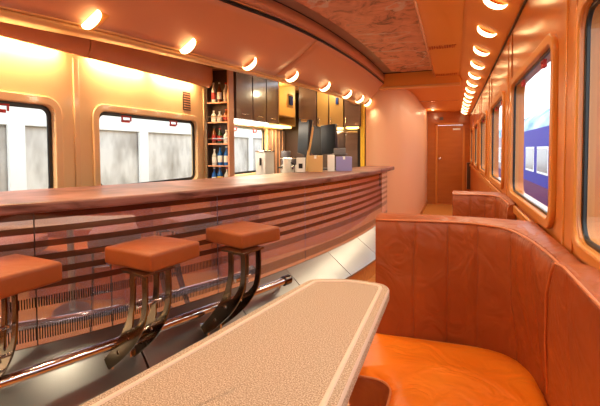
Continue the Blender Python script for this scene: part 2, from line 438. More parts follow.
# double groove + upper band
trim(loft('t', [v3(T, Tz), v3(offset(T,-.012), Tz+.012), v3(T, Tz+.024)], M['groove']))
trim(tube('t', [Vector((p.x+.006, p.y, Tz+.03)) for p in T], .006, M['bin'], seg=6))
trim(loft('t', [v3(T, Tz+.03), v3(offset(T, .015), Cz-.006)], M['ceilpink']))
trim(tube('t', [Vector((p.x+.017, p.y, Cz-.004)) for p in T], .004, M['groove'], seg=6))
struct(box('ceiling', XL-.1, .08, Y0, 5.42, Cz, Cz+.06, M['greystrip'], bevel=0))
# marbled panel
inner = [(p.x, p.y) for p in offset(T, .14)]
inner = [q for q in inner if q[1] < 5.2]
outl = [(-.26, 5.28)] + [(-.26,-.5)] + inner + [(inner[-1][0]+.12, 5.28)]
mp = plate('ceiling_panel', outl, [], .012, M['marble'], None, ZP(Cz-.008)); tag(mp, 'russet marbled panel set into the ceiling above the bar aisle', 'ceiling panel')
trim(tube('t', [(-.25,-.5,Cz-.012),(-.25,5.3,Cz-.012)], .006, M['groove'], seg=6))
trim(tube('t', [(-.9,5.30,Cz-.012),(-.25,5.30,Cz-.012)], .007, M['groove'], seg=6))
# lower orange ceiling strip at right and its step
struct(box('ceiling_right', -.235, .075, Y0, 5.42, 2.22, Cz, M['ceilorange'], bevel=.008))
trim(box('t', -.245, -.225, Y0, 5.4, 2.212, 2.235, M['bin'], bevel=.004))
# cove
cov = []
for k in range(11):
    t = k/10; cov.append((.06+.285*t, 2.222-.165*t-.022*math.sin(PI*t)))
bm = bmesh.new()
g = [[bm.verts.new((x, y, z)) for x, z in cov] for y in (Y0, Y1)]
for k in range(10): bm.faces.new((g[0][k], g[0][k+1], g[1][k+1], g[1][k]))
cv = fin('t', bm, M['cove']); m_ = cv.modifiers.new('s','SOLIDIFY'); m_.thickness = .01; m_.offset = -1; trim(cv)
trim(tube('t', [(.066,Y0,2.216),(.066,Y1,2.216)], .007, M['bin'], seg=8))
# beam and corridor ceiling
trim(box('t', -.94, .07, 5.40, 5.50, 2.10, Cz+.02, M['ceilorange'], bevel=.01))
trim(box('t', -.94, .07, 5.385, 5.40, 2.10, 2.13, M['soffit'], bevel=.005))
struct(box('ceiling_corridor', XL, .09, 5.50, Y1, 2.17, 2.23, M['cove'], bevel=0))
trim(box('t', -.6, .07, 7.6, 7.63, 2.16, 2.172, M['bin'], bevel=.002))

# red lettering on the ceiling strip
def redtext(y, x0, x1, lab):
    root = empty('ceiling_lettering', (0,0,0)); tag(root, lab, 'lettering', 'red lettering on the ceiling')
    random.seed(int(y*10)); bm = bmesh.new(); x = x0; z = 2.2185
    while x < x1-.012:
        w = random.choice((.012,.014,.016)); h = .11
        bx(bm, x, x+.005, y, y+h, z-.001, z)
        if random.random() < .7: bx(bm, x+w-.005, x+w, y, y+h, z-.001, z)
        for q in (0, h/2-.01, h-.022):
            if random.random() < .65: bx(bm, x, x+w, y+q, y+q+.022, z-.001, z)
        x += w+.007
    fin('letters', bm, M['red'], root, smooth=False)
redtext(3.80, -.22, .03, 'red row of small letters on the orange ceiling strip, nearer of two')
redtext(5.22, -.22, .03, 'red row of small letters on the orange ceiling strip, farther one by the beam')

# ------------------------------------------------------------------ crescent lamps
def arc_pts(w, h, p, N):
    return [(-w*math.cos(PI*i/N), h*math.sin(PI*i/N)**p) for i in range(N+1)]
def lamp_mesh(w=.066, h=.052, f=.5, thin=True, dep=.05):
    # local: x across (chord), y back along the train, z protrusion out of surface
    N = 16; bm = bmesh.new()
    if thin:                      # crescent shaped lens
        O, I = arc_pts(w, h, .8, N), arc_pts(w*.97, h*f, 1, N)
        rows = [[bm.verts.new((x, y, z)) for x, z in A] for A, y in ((O, 0), (O, .014), (I, .014), (I, 0))]
        for a in range(4):
            for i in range(N): bm.faces.new((rows[a][i], rows[a][i+1], rows[(a+1)%4][i+1], rows[(a+1)%4][i]))
        bh = h*f*.98
    else:
        K = 6; g = []
        for k in range(K+1):
            t = k/K*PI/2; g.append([bm.verts.new((x*math.cos(t)**.3, dep*math.sin(t), z*math.cos(t))) for x, z in arc_pts(w, h, .8, N)])
        for k in range(K):
            for i in range(N): bm.faces.new((g[k][i], g[k][i+1], g[k+1][i+1], g[k+1][i]))
        bm.faces.new(g[0]); bh = .012
    bmesh.ops.remove_doubles(bm, verts=bm.verts, dist=1e-5); bmesh.ops.recalc_face_normals(bm, faces=bm.faces)
    me = bpy.data.meshes.new('lamp_lens'); bm.to_mesh(me); bm.free(); me.materials.append(M['lamp'])
    for p in me.polygons: p.use_smooth = True
    me.set_sharp_from_angle(angle=math.radians(50))
    bm = bmesh.new(); g = []; y0 = .004 if thin else .0
    for k in range(6):
        t = k/5*PI/2; g.append([bm.verts.new((x*.97, y0+.07*math.sin(t), z*math.cos(t))) for x, z in arc_pts(w, bh, 1, N)])
    for k in range(5):
        for i in range(N): bm.faces.new((g[k][i], g[k][i+1], g[k+1][i+1], g[k+1][i]))
    bmesh.ops.remove_doubles(bm, verts=bm.verts, dist=1e-5)
    m2 = bpy.data.meshes.new('lamp_housing'); bm.to_mesh(m2); bm.free(); m2.materials.append(M['ceilorange'])
    for p in m2.polygons: p.use_smooth = True
    return me, m2
LM, LC = lamp_mesh(.068, .05, .5)
LM2, LC2 = lamp_mesh(.06, .05, .0, False, .035)
LM3, LC3 = lamp_mesh(.062, .05, .45)
ordn = ['nearest','second','third','fourth','fifth','sixth','seventh','eighth','ninth','tenth','eleventh','twelfth','thirteenth','fourteenth','fifteenth','sixteenth']
def add_lamp(pos, xax, nrm, label, group, scale=1, power=2.2, flip=0):
    x = Vector(xax).normalized(); zc = Vector(nrm).normalized(); y = zc.cross(x).normalized()
    r = bpy.data.objects.new('crescent_lamp', None); col.objects.link(r); r.empty_display_size = .05
    R = Matrix((x, y, zc)).transposed().to_4x4(); r.matrix_world = Matrix.Translation(pos) @ R
    a = bpy.data.objects.new('lamp_lens', (LM, LM2, LM3)[flip]); b = bpy.data.objects.new('lamp_housing', (LC, LC2, LC3)[flip])
    for q in (a, b): col.objects.link(q); q.parent = r; q.scale = (scale,)*3
    tag(r, label, 'lamp', group)
    ld = bpy.data.lights.new('lamp_glow', 'SPOT'); ld.energy = power; ld.color = (1,.91,.64); ld.shadow_soft_size = .05; ld.spot_size = math.radians(165); ld.spot_blend = 1
    lo = bpy.data.objects.new('lamp_glow', ld); col.objects.link(lo); lo.location = Vector(pos)+zc*.13
    lo.rotation_euler = (-zc).to_track_quat('Z','Y').to_euler() if False else zc.to_track_quat('-Z','Y').to_euler()
POW = 8.6
# right cove: surface normal (down-left); chord direction along slope
for k in range(-6, 14):
    y = 2.44+.585*k
    if y > 9.8: break
    t = .52; px = .06+.285*t; pz = 2.222-.165*t-.022*math.sin(PI*t)
    nr = Vector((-.5,0,-.865)); xa = Vector((.865,0,-.5))
    lab = ('white crescent lamp in the right ceiling cove, %s of the row from the camera' % ordn[k]) if k >= 0 else 'crescent lamp in the right ceiling cove behind the camera'
    # y axis must point to +Y (away): z x x = y -> n x xa
    y_ = nr.cross(xa)
    if y_.y < 0: xa = -xa
    add_lamp((px, y, pz), xa, nr, lab, 'crescent lamps in the right ceiling cove', 1.0, POW)
SL = arclen(L)
li = 0
lampys = [-.15,.42,.98,1.49,2.09,2.69,3.30,3.96,4.60,5.12,5.53]
for ly in lampys:
    j = min(range(len(L)), key=lambda i: abs(L[i].y-ly))
    j = max(1, min(len(L)-2, j))
    # interpolate
    for i in range(len(L)-1):
        if L[i].y <= ly <= L[i+1].y: j = i; break
    t = (ly-L[j].y)/(L[j+1].y-L[j].y)
    rows = lambda q: mixp(L, T, q, Lz, Tz, .014)
    ra, rb = rows(.04), rows(.24); p = rows(.13)[j].lerp(rows(.13)[j+1], t)
    xa = (rb[j]-ra[j]).normalized(); ta = (rows(.16)[j+1]-rows(.16)[j]).normalized()
    nr = ta.cross(xa).normalized()
    if nr.z > 0: nr = -nr
    xa = xa - nr*xa.dot(nr); 
    if nr.cross(xa).dot(ta) < 0: xa = -xa
    if ly >= 1.5:
        lab = 'white crescent lamp on the bar canopy, %s from the left of its row' % (['first']+ordn[1:])[li]; li += 1
    else: lab = 'crescent lamp on the canopy over the bar left of the frame'
    add_lamp(p, xa, nr, lab, 'crescent lamps on the bar canopy', 1.05, POW*(.25 if ly > 5.3 else 1), 1 if ly < 2.3 else 2)

# small downlight in corridor
dl = empty('downlight', (-.44, 9.3, 2.17)); tag(dl, 'tiny round downlight in the corridor ceiling near the far door', 'lamp')
lathe('bezel', [(.03,0),(.045,0),(.045,-.008),(.03,-.008)], M['chrome'], dl); lathe('bulb', [(.001,-.012),(.03,-.009),(.03,-.002),(.001,-.002)], M['lamp'], dl)
def light(name, kind, loc, energy, color, size=.1, rot=None, sy=None):
    ld = bpy.data.lights.new(name, kind); ld.energy = energy; ld.color = color
    if kind == 'AREA':
        ld.size = size
        if sy: ld.shape = 'RECTANGLE'; ld.size_y = sy
    else: ld.shadow_soft_size = size
    o = bpy.data.objects.new(name, ld); col.objects.link(o); o.location = loc
    if rot: o.rotation_euler = rot
    return o
light('downlight_glow', 'POINT', (-.44,9.3,2.1), 1.2, (1,.7,.4), .04)

# ------------------------------------------------------------------ luggage-bin like valance along left wall with strip lamps
def valance(y0, y1):
    o = empty('wall_valance', (XL, y0, 1.945)); P = [(.001,.35),(.001,.075),(.075,.075),(.085,.004),(.12,0.0),(.15,.03),(.165,.09),(.16,.20)]
    bm = bmesh.new(); g = [[bm.verts.new((x, y, z)) for x, z in P] for y in (0, y1-y0-.012)]
    for k in range(len(P)): bm.faces.new((g[0][k], g[0][(k+1)%len(P)], g[1][(k+1)%len(P)], g[1][k]))
    bm.faces.new(g[0]); bm.faces.new(g[1]); fin('valance_shell', bm, M['bin'], o, bevel=.004)
    return o
tag(valance(-2.55, .6), 'mauve brown rounded valance over the left wall, beyond the left edge', 'valance', 'valances over the left wall')
tag(valance(.6, 2.07), 'mauve brown rounded wall valance over the first window, at the left edge', 'valance', 'valances over the left wall')
tag(valance(2.07, 3.56), 'mauve brown rounded wall valance over the window with red latches', 'valance', 'valances over the left wall')
for (a, b, lab) in ((.95,1.93,'warm strip lamp under the wall valance, above the leftmost window'), (2.2,2.72,'warm strip lamp under the wall valance, above the left end of the second window'), (2.86,3.42,'warm strip lamp under the wall valance, beside the small vent'),
                    (-.6,.6,'warm strip lamp under the wall valance left of the frame')):
    o = box('strip_lamp', XL+.015, XL+.055, a, b, 1.998, 2.018, M['strip'], bevel=.004); tag(o, lab, 'lamp', 'strip lamps under the wall valance')
    light('strip_glow', 'AREA', (XL+.04, (a+b)/2, 1.994), 8.5*(b-a), (1,.80,.48), .04, (0, 0, 0), b-a)

# ------------------------------------------------------------------ bar counter
P = smooth_path([(-2.12,.78),(-1.84,1.15),(-1.60,1.54),(-1.40,2.0),(-1.235,2.45),(-1.08,3.0),(-.935,3.65),(-.84,4.3),(-.79,4.95),(-.77,5.56)], 8)
bar = empty('bar_counter', (-1.5, 3, 0))
def keep(o, root):
    o.parent = root; o.matrix_parent_inverse = Matrix.Translation(root.location).inverted(); return o
tag(bar, 'long curved bar with mauve veined top and banded polished front', 'bar counter')
Bk = smooth_path([(-2.455,.95),(-2.45,1.5),(-2.14,2.17),(-1.93,2.68),(-1.72,3.33),(-1.50,4.0),(-1.36,4.5),(-1.22,5.0),(-1.16,5.53)], 8)
outl = [(p.x, p.y) for p in P] + [(p.x, p.y) for p in reversed(Bk)]
ct = plate('countertop', outl, [], .05, M['countertop'], None, ZP(1.045), .012); keep(ct, bar)
bm = bmesh.new()
keep(sweep('nosing', offset(P, -.02), [(0.012,1.062),(.026,1.05),(.026,1.036),(.012,1.024),(0,1.024),(0,1.062)], M['countertop']), bar)
SP = arclen(P)
ys = [.80, 1.25, 2.16, 3.06, 3.92, 5.54]
def s_at_y(y):
    for i in range(len(P)-1):
        if P[i].y <= y <= P[i+1].y: return SP[i]+(y-P[i].y)/(P[i+1].y-P[i].y)*(SP[i+1]-SP[i])
    return SP[-1]
ss = [s_at_y(y) for y in ys]
PZ0, PZ1 = .38, 1.02
for i in range(len(ss)-1):
    seg = sub_path(P, ss[i]+.003, ss[i+1]-.003)
    keep(sweep('front_panel', offset(seg, -.08), [(0,PZ0),(0,PZ1),(-.02,PZ1),(-.02,PZ0)], M['barpanel'], u0=ss[i]), bar)
core = sub_path(P, ss[0], ss[-1]); keep(sweep('core', offset(core, -.104), [(0,0),(0,PZ1),(-.10,PZ1),(-.10,0)], M['darkbrown']), bar)
keep(sweep('back_panel', offset(core, -.22), [(0,.05),(0,1.0),(-.015,1.0),(-.015,.05)], M['darkbrown']), bar)
fy = [.80, 1.10, 1.62, 2.24, 2.80, 3.42, 4.10, 5.5]
fs = [s_at_y(y) for y in fy]
for i in range(len(fs)-1):
    seg = sub_path(P, fs[i]+.004, fs[i+1]-.004)
    bm = bmesh.new(); uvl = bm.loops.layers.uv.new('UVMap'); oA = offset(seg, -.078); Ls = arclen(seg); rws = []
    for q, (p0, p) in enumerate(zip(oA, seg)):
        kx = max(0, min(1, (2.5-p.y)/1.5)); t = (seg[min(q+1, len(seg)-1)]-seg[max(q-1, 0)]).normalized(); nn = Vector((t.y, -t.x))
        e1 = p+nn*(.14+.24*kx); zl = .215-.12*kx; e2 = e1+nn*.014
        rws.append([bm.verts.new((w.x, w.y, z)) for w, z in ((p0,.378),(e1,zl),(e2,zl-.012),(e2,zl-.03),(e1,zl-.028),(p0,.355))])
    for q in range(len(rws)-1):
        for k in range(6):
            f = bm.faces.new((rws[q][k], rws[q][(k+1)%6], rws[q+1][(k+1)%6], rws[q+1][k]))
            for lp, (ii, kk) in zip(f.loops, ((q,k),(q,k+1),(q+1,k+1),(q+1,k))): lp[uvl].uv = (Ls[ii], kk*.2)
    bm.faces.new(rws[0]); bm.faces.new(rws[-1])
    keep(fin('foot_plate', bm, M['steel'], ang=30), bar)
keep(sweep('toe_kick', core, [(.10,0),(.10,.15),(.05,.15),(.05,0)], M['floor']), bar)

# foot rail
RP = [(-2.05,.28),(-1.86,.62),(-1.655,1.05),(-1.49,1.45),(-1.335,1.87),(-1.215,2.2),(-1.095,2.56)]
RP3 = [(p.x, p.y, .385) for p in smooth_path(RP, 6)]
fr = empty('foot_rail', (-1.4, 1.9, 0)); tag(fr, 'polished tubular foot rail running in front of the bar stools', 'foot rail')
keep(tube('rail', RP3, .0245, M['chrome'], seg=16), fr)
e = Vector(RP3[-1]); dr = (e-Vector(RP3[-4])).normalized()
keep(tube('end_cap', [e-dr*.03, e-dr*.028, e+dr*.03, e+dr*.034], [.025,.034,.034,.025], M['bronze'], seg=16), fr)
for q in (len(RP3)-2, 6):
    a = Vector(RP3[q]); keep(tube('rail_bracket', [a, a+Vector((-.02,.01,-.06)), a+Vector((-.07,.03,-.105))], .014, M['chrome']), fr)

# ------------------------------------------------------------------ bar stools
def arm_outline():
    pts = smooth_path([(0,0),(.10,.09),(.19,.19),(.245,.29),(.262,.38),(.262,.493)], 6)
    S = arclen(pts); tot = S[-1]
    def w(s): 
        f = s/tot; return .026 + .034*min(1, f/.7)
    left, right = [], []
    for i, p in enumerate(pts):
        t = (pts[min(i+1, len(pts)-1)]-pts[max(i-1,0)]).normalized(); nn = Vector((-t.y, t.x))
        left.append(p+nn*w(S[i])); right.append(p-nn*w(S[i]))
    outer = [tuple(v) for v in right]+[tuple(v) for v in reversed(left)]
    # slot open region (hole) in upper part
    hl, hr = [], []
    for i, p in enumerate(pts):
        f = S[i]/tot
        if .52 <= f <= .985:
            t = (pts[min(i+1, len(pts)-1)]-pts[max(i-1,0)]).normalized(); nn = Vector((-t.y, t.x))
            ww = .028*min(1, (f-.50)/.14)
            hl.append(p+nn*ww); hr.append(p-nn*ww)
    slot = [tuple(v) for v in hr]+[tuple(v) for v in reversed(hl)]
    circ = []
    for f in (.22, .42):
        p, t = at_len(pts, S, tot*f); circ.append([(p.x+.011*math.cos(a*PI/6), p.y+.011*math.sin(a*PI/6)) for a in range(12)])
    return outer, [slot]+circ
AO, AH = arm_outline()
ARM = fill2d(AO, AH, .009, .0015); ARM.transform(Matrix(((1,0,0,0),(0,0,1,0),(0,1,0,0),(0,0,0,1)))); ARM.materials.clear(); ARM.materials.append(M['bronze'])
def seat_mesh():
    bm = bmesh.new(); bx(bm, -.165, .165, -.152, .152, 0, .082)
    bmesh.ops.bevel(bm, geom=bm.edges[:], offset=.016, segments=3, affect='EDGES', profile=.6)
    bmesh.ops.subdivide_edges(bm, edges=[e for e in bm.edges if e.calc_length() > .1], cuts=6, use_grid_fill=True)
    for v in bm.verts:
        if v.co.z > .06: v.co.z += .008*max(0, 1-(v.co.x/.175)**2)*max(0, 1-(v.co.y/.165)**2)
        v.co += Vector((0,0,1))*.0015*noise.noise(v.co*22)
    me = bpy.data.meshes.new('seat'); bmesh.ops.recalc_face_normals(bm, faces=bm.faces); bm.to_mesh(me); bm.free()
    me.materials.append(M['leather_stool'])
    for p in me.polygons: p.use_smooth = True
    return me
SEAT = seat_mesh()
def stool(foot, arm_ang, seat_c, seat_rot, label):
    r = empty('bar_stool', foot, arm_ang); tag(r, label, 'bar stool', 'bar stools fixed along the bar')
    for s in (-.062, .062):
        a = link('support_arm', ARM, None, r); a.location = (0, s, 0)
    inv = Matrix.Rotation(-arm_ang, 4, 'Z')
    sc = inv @ (Vector(seat_c)-Vector(foot))
    s_ = link('seat', SEAT, None, r); s_.location = sc; s_.rotation_euler[2] = seat_rot-arm_ang
    zt = sc.z
    bm = bmesh.new(); bx(bm, .17, .33, -.085, .085, zt-.008, zt+.002); fin('seat_plate', bm, M['bronze'], r, bevel=.001)
    for (x, z) in ((.095,.09), (.185,.19), (.248,.33)):
        tube('spacer_bar', [(x,-.062,z),(x,.062,z)], .008, M['chrome'], r, 10)
    bm = bmesh.new(); bx(bm, -.035, .03, -.057, -.043, -.05, .03); bx(bm, -.035, .03, .043, .057, -.05, .03); bx(bm, -.05,.05,-.07,.07,-.055,-.045)
    fin('mounting_foot', bm, M['chrome'], r, bevel=.003)
stool((-1.54,1.49,.272), math.radians(-12), (-1.365,1.548,.765), math.radians(-8), 'orange leather bar stool in the middle of three along the bar')
stool((-1.315,1.96,.272), math.radians(-12), (-1.16,2.07,.765), math.radians(-20), 'orange leather bar stool nearest the end of the foot rail')
stool((-1.91,1.03,.272), math.radians(-10), (-1.675,1.035,.765), math.radians(-5), 'orange leather bar stool cut off by the left edge')

# ------------------------------------------------------------------ table
tb = empty('dining_table', (-.46, .8, 0)); tag(tb, 'speckled beige tapered table with a raised rim beside the orange bench', 'table')
def roundpoly(pts, r, n=6):
    out = []; N = len(pts)
    for i in range(N):
        p = Vector(pts[i]); a = (Vector(pts[i-1])-p).normalized(); b = (Vector(pts[(i+1)%N])-p).normalized()
        rr = r[i] if isinstance(r, (list,tuple)) else r
        p0, p1 = p+a*rr, p+b*rr
        for k in range(n+1):
            t = k/n; out.append(tuple(p0*(1-t)**2 + p*2*t*(1-t) + p1*t*t))
    return out
tp = [(-.205,.12),(-.225,.8),(-.232,1.635),(-.40,1.655),(-.568,1.598),(-.648,1.17),(-.695,.92),(-.748,.66),(-.82,.35),(-.87,.12)]
TR = [.05,.2,.07,.06,.05,.1,.1,.1,.1,.05]
def resample(poly, step=.012):
    Q = [Vector(p) for p in poly]; Q.append(Q[0]); S = arclen(Q); n = int(S[-1]/step)
    return [tuple(at_len(Q, S, S[-1]*i/n)[0]) for i in range(n)]
def fan_cap(bm, ring, cx, cy, zf, ts=(.25,.5,.75)):
    # close a ring by concentric rings shrinking to a centre point; zf(t) is the height
    prev = ring; n = len(ring)
    for t in ts:
        cur = [bm.verts.new((v.co.x+(cx-v.co.x)*t, v.co.y+(cy-v.co.y)*t, zf(t))) for v in ring]
        for i in range(n): bm.faces.new((prev[i], prev[(i+1)%n], cur[(i+1)%n], cur[i]))
        prev = cur
    c = bm.verts.new((cx, cy, zf(1)))
    for i in range(n): bm.faces.new((prev[i], prev[(i+1)%n], c))
def inset(poly, d):
    out = []; N = len(poly)
    for i in range(N):
        a = Vector(poly[i-1]); b = Vector(poly[(i+1)%N]); t = (b-a).normalized(); out.append(tuple(Vector(poly[i]) + Vector((-t.y, t.x))*d))
    return out
outer = resample(roundpoly(tp, TR))
bm = bmesh.new()
levels = [(0,.712),(0,.742),(.006,.75),(.028,.75),(.031,.7535),(.040,.7535),(.043,.75)]
area = sum(outer[i-1][0]*outer[i][1]-outer[i][0]*outer[i-1][1] for i in range(len(outer)))
sg = 1 if area > 0 else -1
rings = [[bm.verts.new((x, y, z)) for x, y in (inset(outer, d*sg) if d else outer)] for d, z in levels]
N = len(outer)
for a in range(len(rings)-1):
    for i in range(N): bm.faces.new((rings[a][i], rings[a][(i+1)%N], rings[a+1][(i+1)%N], rings[a+1][i])).material_index = 0 if a in (0, 2) else 1
fan_cap(bm, rings[-1], -.43, .85, lambda t: .75); fan_cap(bm, rings[0], -.43, .85, lambda t: .712)
tt = keep(fin('tabletop', bm, [M['speckle'], M['palerim']], ang=30), tb)
for p in tt.data.polygons: p.use_smooth = abs(p.normal.z) < .99
keep(tube('pedestal', [(-.45,.85,.02),(-.45,.85,.712)], .04, M['steel'], seg=20), tb)
keep(lathe('pedestal_base', [(.001,0),(.22,0),(.22,.012),(.05,.03),(.045,.04)], M['steel'], None, (-.45,.85,0), 28), tb)

# ------------------------------------------------------------------ booths
def booth(dy, label, xl=-.335, yf=.15):
    bt = empty('booth_bench', (0, 1.8+dy, 0)); tag(bt, label, 'bench', 'leather booth benches')
    H = .985
    inn = smooth_path([(xl,1.84),(xl+.08,1.85),(-.04,1.878),(.08,1.875),(.185,1.81),(.235,1.68),(.262,1.5),(.272,1.36),(.274,1.26)] if xl < -.2 else
                      [(xl,1.84),(xl+.08,1.845),(xl+.18,1.848),(.25,1.82),(.285,1.74),(.293,1.6),(.295,1.45),(.295,1.35)], 14)
    S = arclen(inn); tot = S[-1]; NN = 260
    pts = [at_len(inn, S, tot*i/NN) for i in range(NN+1)]
    outp = []
    op = [Vector((xl,2.02)), Vector((.335,2.02)), Vector((.335,1.26 if xl < -.2 else 1.35))]
    # outer sample: match fractions with corner
    for i in range(NN+1):
        f = i/NN
        if f < .62: outp.append(op[0].lerp(op[1], f/.62))
        else: outp.append(op[1].lerp(op[2], (f-.62)/.38))
    seams = [.145, .33, .47, .63, .80]
    seams_s = [q*tot for q in (.155,.285,.395,.54,.72,.9)]
    prof = [(0,.40),(.0,.5),(.004,.6),(.006,.7),(.008,.8),(.008,.88),(.006,.93),(.0,.962),(-.014,.98),(-.035,H)]
    bm = bmesh.new(); rows = []; SP_ = []
    for i, (p, t) in enumerate(pts):
        nn = Vector((t.y, -t.x))         # toward the seat side
        s = tot*i/NN
        row = []
        ds = min(abs(s-q) for q in seams_s)
        for d, z in prof:
            lean = .05*(z-.98)/.58 if False else 0
            kk = max(0, min(1, (s/tot-.42)/.2)); kk = kk*kk*(3-2*kk)*(1 if xl < -.2 else .3)
            dd = d - kk*.042*max(0, min(1, (.90-z)/.40))
            gr = -.004*math.exp(-(ds/.006)**2) - .002*math.exp(-(ds/.03)**2)
            # wrinkles: stronger in the corner
            w = .007*noise.noise(Vector((s*9, z*5.5+s*4, dy))) + .004*noise.noise(Vector((s*26, z*7, 3+dy)))
            wgt = .25+.75*math.exp(-((s/tot-.62)/.22)**2)
            if z > .93: gr *= .4; wgt *= .3
            q = p + nn*(dd+gr+w*wgt)
            row.append((q.x, q.y, z))
        o2 = outp[i]
        a = Vector((row[-1][0], row[-1][1])); 
        for t2, z in ((.35,H+.004),(.8,H+.002),(.97,H-.012),(1,H-.04)):
            q = a.lerp(o2, t2); row.append((q.x, q.y, z))
        row.append((o2.x, o2.y, .02)); 
        q = p; row.append((q.x, q.y, .02))
        SP_.append(row); rows.append([bm.verts.new((x, y+dy, z)) for x, y, z in row])
    K = len(rows[0])
    for i in range(NN):
        for k in range(K): bm.faces.new((rows[i][k], rows[i][(k+1)%K], rows[i+1][(k+1)%K], rows[i+1][k]))
    bm.faces.new(rows[0]); bm.faces.new(rows[-1])
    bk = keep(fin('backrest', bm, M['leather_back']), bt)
    pip = []
    for i, (p, t) in enumerate(pts):
        nn = Vector((t.y, -t.x)); q = p+nn*(-.004); pip.append((q.x, q.y+dy, .976))
    pp = tube('piping', pip, .0048, M['piping'], seg=8); pp.parent = bk
    for q in seams_s:
        i = round(q/tot*NN); sm_ = []
        for k in range(9):
            v = SP_[i][k]; nn = Vector((pts[i][1].y, -pts[i][1].x)); sm_.append((v[0]+nn.x*.0005, v[1]+nn.y*.0005+dy, v[2]))
        tt_ = tube('seam', sm_, .0011, M['stitch'], seg=6); tt_.parent = bk
    # seat: L shape
    sp = [(-.335,1.86),(.30,1.90),(.31,.2),(-.20,.2),(-.205,1.42),(-.335,1.44)]
    sp = [(-.37,1.85),(.31,1.88),(.31,.15),(-.205,.15),(-.205,1.48),(-.38,1.47)] if xl < -.2 else [(xl,1.85),(.28,1.88),(.28,yf),(xl,yf)]
    so = roundpoly(sp, [.05,.24 if xl < -.2 else .18,.05,.05,.085,.05][:len(sp)], 10)
    area = sum(so[i-1][0]*so[i][1]-so[i][0]*so[i-1][1] for i in range(len(so))); sg = 1 if area > 0 else -1
    def dens(poly):
        out = []
        for i in range(len(poly)):
            a, b = Vector(poly[i]), Vector(poly[(i+1)%len(poly)]); m = max(1, int((b-a).length/.03))
            for k in range(m): out.append(tuple(a.lerp(b, k/m)))
        return out
    so = resample(so)
    bm = bmesh.new(); lv = [(.0,.30),(-.002,.36),(-.002,.41),(.004,.432),(.018,.446),(.034,.452)]
    ins = {}
    rings = []
    for d_, z in lv:
        rg = inset(so, d_*sg) if d_ else so; rings.append([bm.verts.new((x, y+dy, z)) for x, y in rg])
    N = len(so)
    for a in range(len(rings)-1):
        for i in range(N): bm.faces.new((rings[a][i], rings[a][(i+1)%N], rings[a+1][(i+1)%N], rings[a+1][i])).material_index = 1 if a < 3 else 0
    cxy = (.05, 1.66+dy) if xl < -.2 else (.15, 1.6+dy); fan_cap(bm, rings[-1], *cxy, lambda t: .452+.012*math.sin(PI/2*min(1, t*2)), (.06,.15,.3,.5,.75)); fan_cap(bm, rings[0], *cxy, lambda t: .30)
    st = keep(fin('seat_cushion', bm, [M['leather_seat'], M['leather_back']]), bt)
    # base carcass under the seat
    bo = inset(so, .015*sg); me = fill2d(bo, [], .29); me.transform(Matrix.Translation((0,dy,.157))); me.materials.clear(); me.name = 'bench_base'
    keep(link('bench_base', me, M['leather_back']), bt)
    seam = [(x, y+dy, .436) for x, y in inset(so, .002*sg)]; seam.append(seam[0])
    pp = tube('piping', seam, .0045, M['piping'], seg=6); pp.parent = st
    if xl > -.2: return bt
    # pad along the wall beside the camera
    bm = bmesh.new()
    prof = [(1.52,.455),(1.42,.70),(1.32,.88),(1.265,.965),(1.225,1.0),(1.15,1.012),(.15,1.012),(.15,.455)]
    fr_ = [bm.verts.new((.252+.045*max(0, min(1, (.92-z)/.46)), y+dy, z)) for y, z in prof]; bkv = [bm.verts.new((.335, y+dy, z)) for y, z in prof]
    bm.faces.new(fr_); bm.faces.new(bkv)
    for k in range(len(prof)): bm.faces.new((fr_[k], fr_[(k+1)%8], bkv[(k+1)%8], bkv[k]))
    bmesh.ops.recalc_face_normals(bm, faces=bm.faces)
    sb = keep(fin('side_backrest', bm, M['leather_back'], bevel=.016, seg=4), bt)
    pl = tube('piping', [(.297, 1.505+dy, .49),(.272,1.42+dy,.69),(.254,1.325+dy,.88),(.254,1.268+dy,.962),(.256,1.23+dy,.993),(.256,1.15+dy,1.006),(.256,.2+dy,1.006)], .004, M['piping'], seg=8); pl.parent = sb
    return bt
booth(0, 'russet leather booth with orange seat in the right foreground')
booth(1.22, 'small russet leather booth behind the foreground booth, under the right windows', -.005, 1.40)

# ------------------------------------------------------------------ galley behind the bar
# end shelf with bottles
sh = empty('bottle_shelf', (-2.44, 3.6, .9)); tag(sh, 'tall narrow open shelf of bottles between the left windows', 'shelf')
zz = [.0,.28,.47,.64,.80,.955,1.2]
bm = bmesh.new(); bx(bm, 0,.012, 0,.10, 0,1.28); fin('side_panel', bm, M['darkbrown'], sh)
bm = bmesh.new(); bx(bm, .255,.275, 0,.10, 0,1.28); fin('side_panel', bm, M['bin'], sh)
bm = bmesh.new(); bx(bm, .012,.255, .09,.10, 0,1.28); fin('back_panel', bm, M['darkbrown'], sh)
shelfz = [0, .215, .45, .72, .98, 1.255]
shelfz = [.02, .245, .475, .70, .905, 1.265]
for z in shelfz: box('shelf_board',   .012, .255, .0, .09, z-.015, z, M['bin'], sh, bevel=.002)
box('guard_rail', .012,.255,.004,.010,.52,.53,M['chrome'],sh,0); box('guard_rail', .012,.255,.004,.010,.75,.76,M['chrome'],sh,0)
def bottle(x, y, z, h, r, mat, cap, label, lm=None):
    b = empty('bottle', (x, y, z)); tag(b, label, 'bottle', 'bottles on the narrow bar shelf')
    lathe('glass_body', [(.001,0),(r,0),(r,h*.58),(r*.85,h*.66),(r*.35,h*.78),(r*.32,h*.93),(r*.3,h*.93)], mat, b, seg=14)
    lathe('cap', [(.001,h*.92),(r*.4,h*.92),(r*.4,h),(.001,h)], cap, b, seg=12)
    if lm: lathe('paper_label', [(r*1.02,h*.16),(r*1.03,h*.16),(r*1.03,h*.5),(r*1.02,h*.5)], lm, b, seg=14)
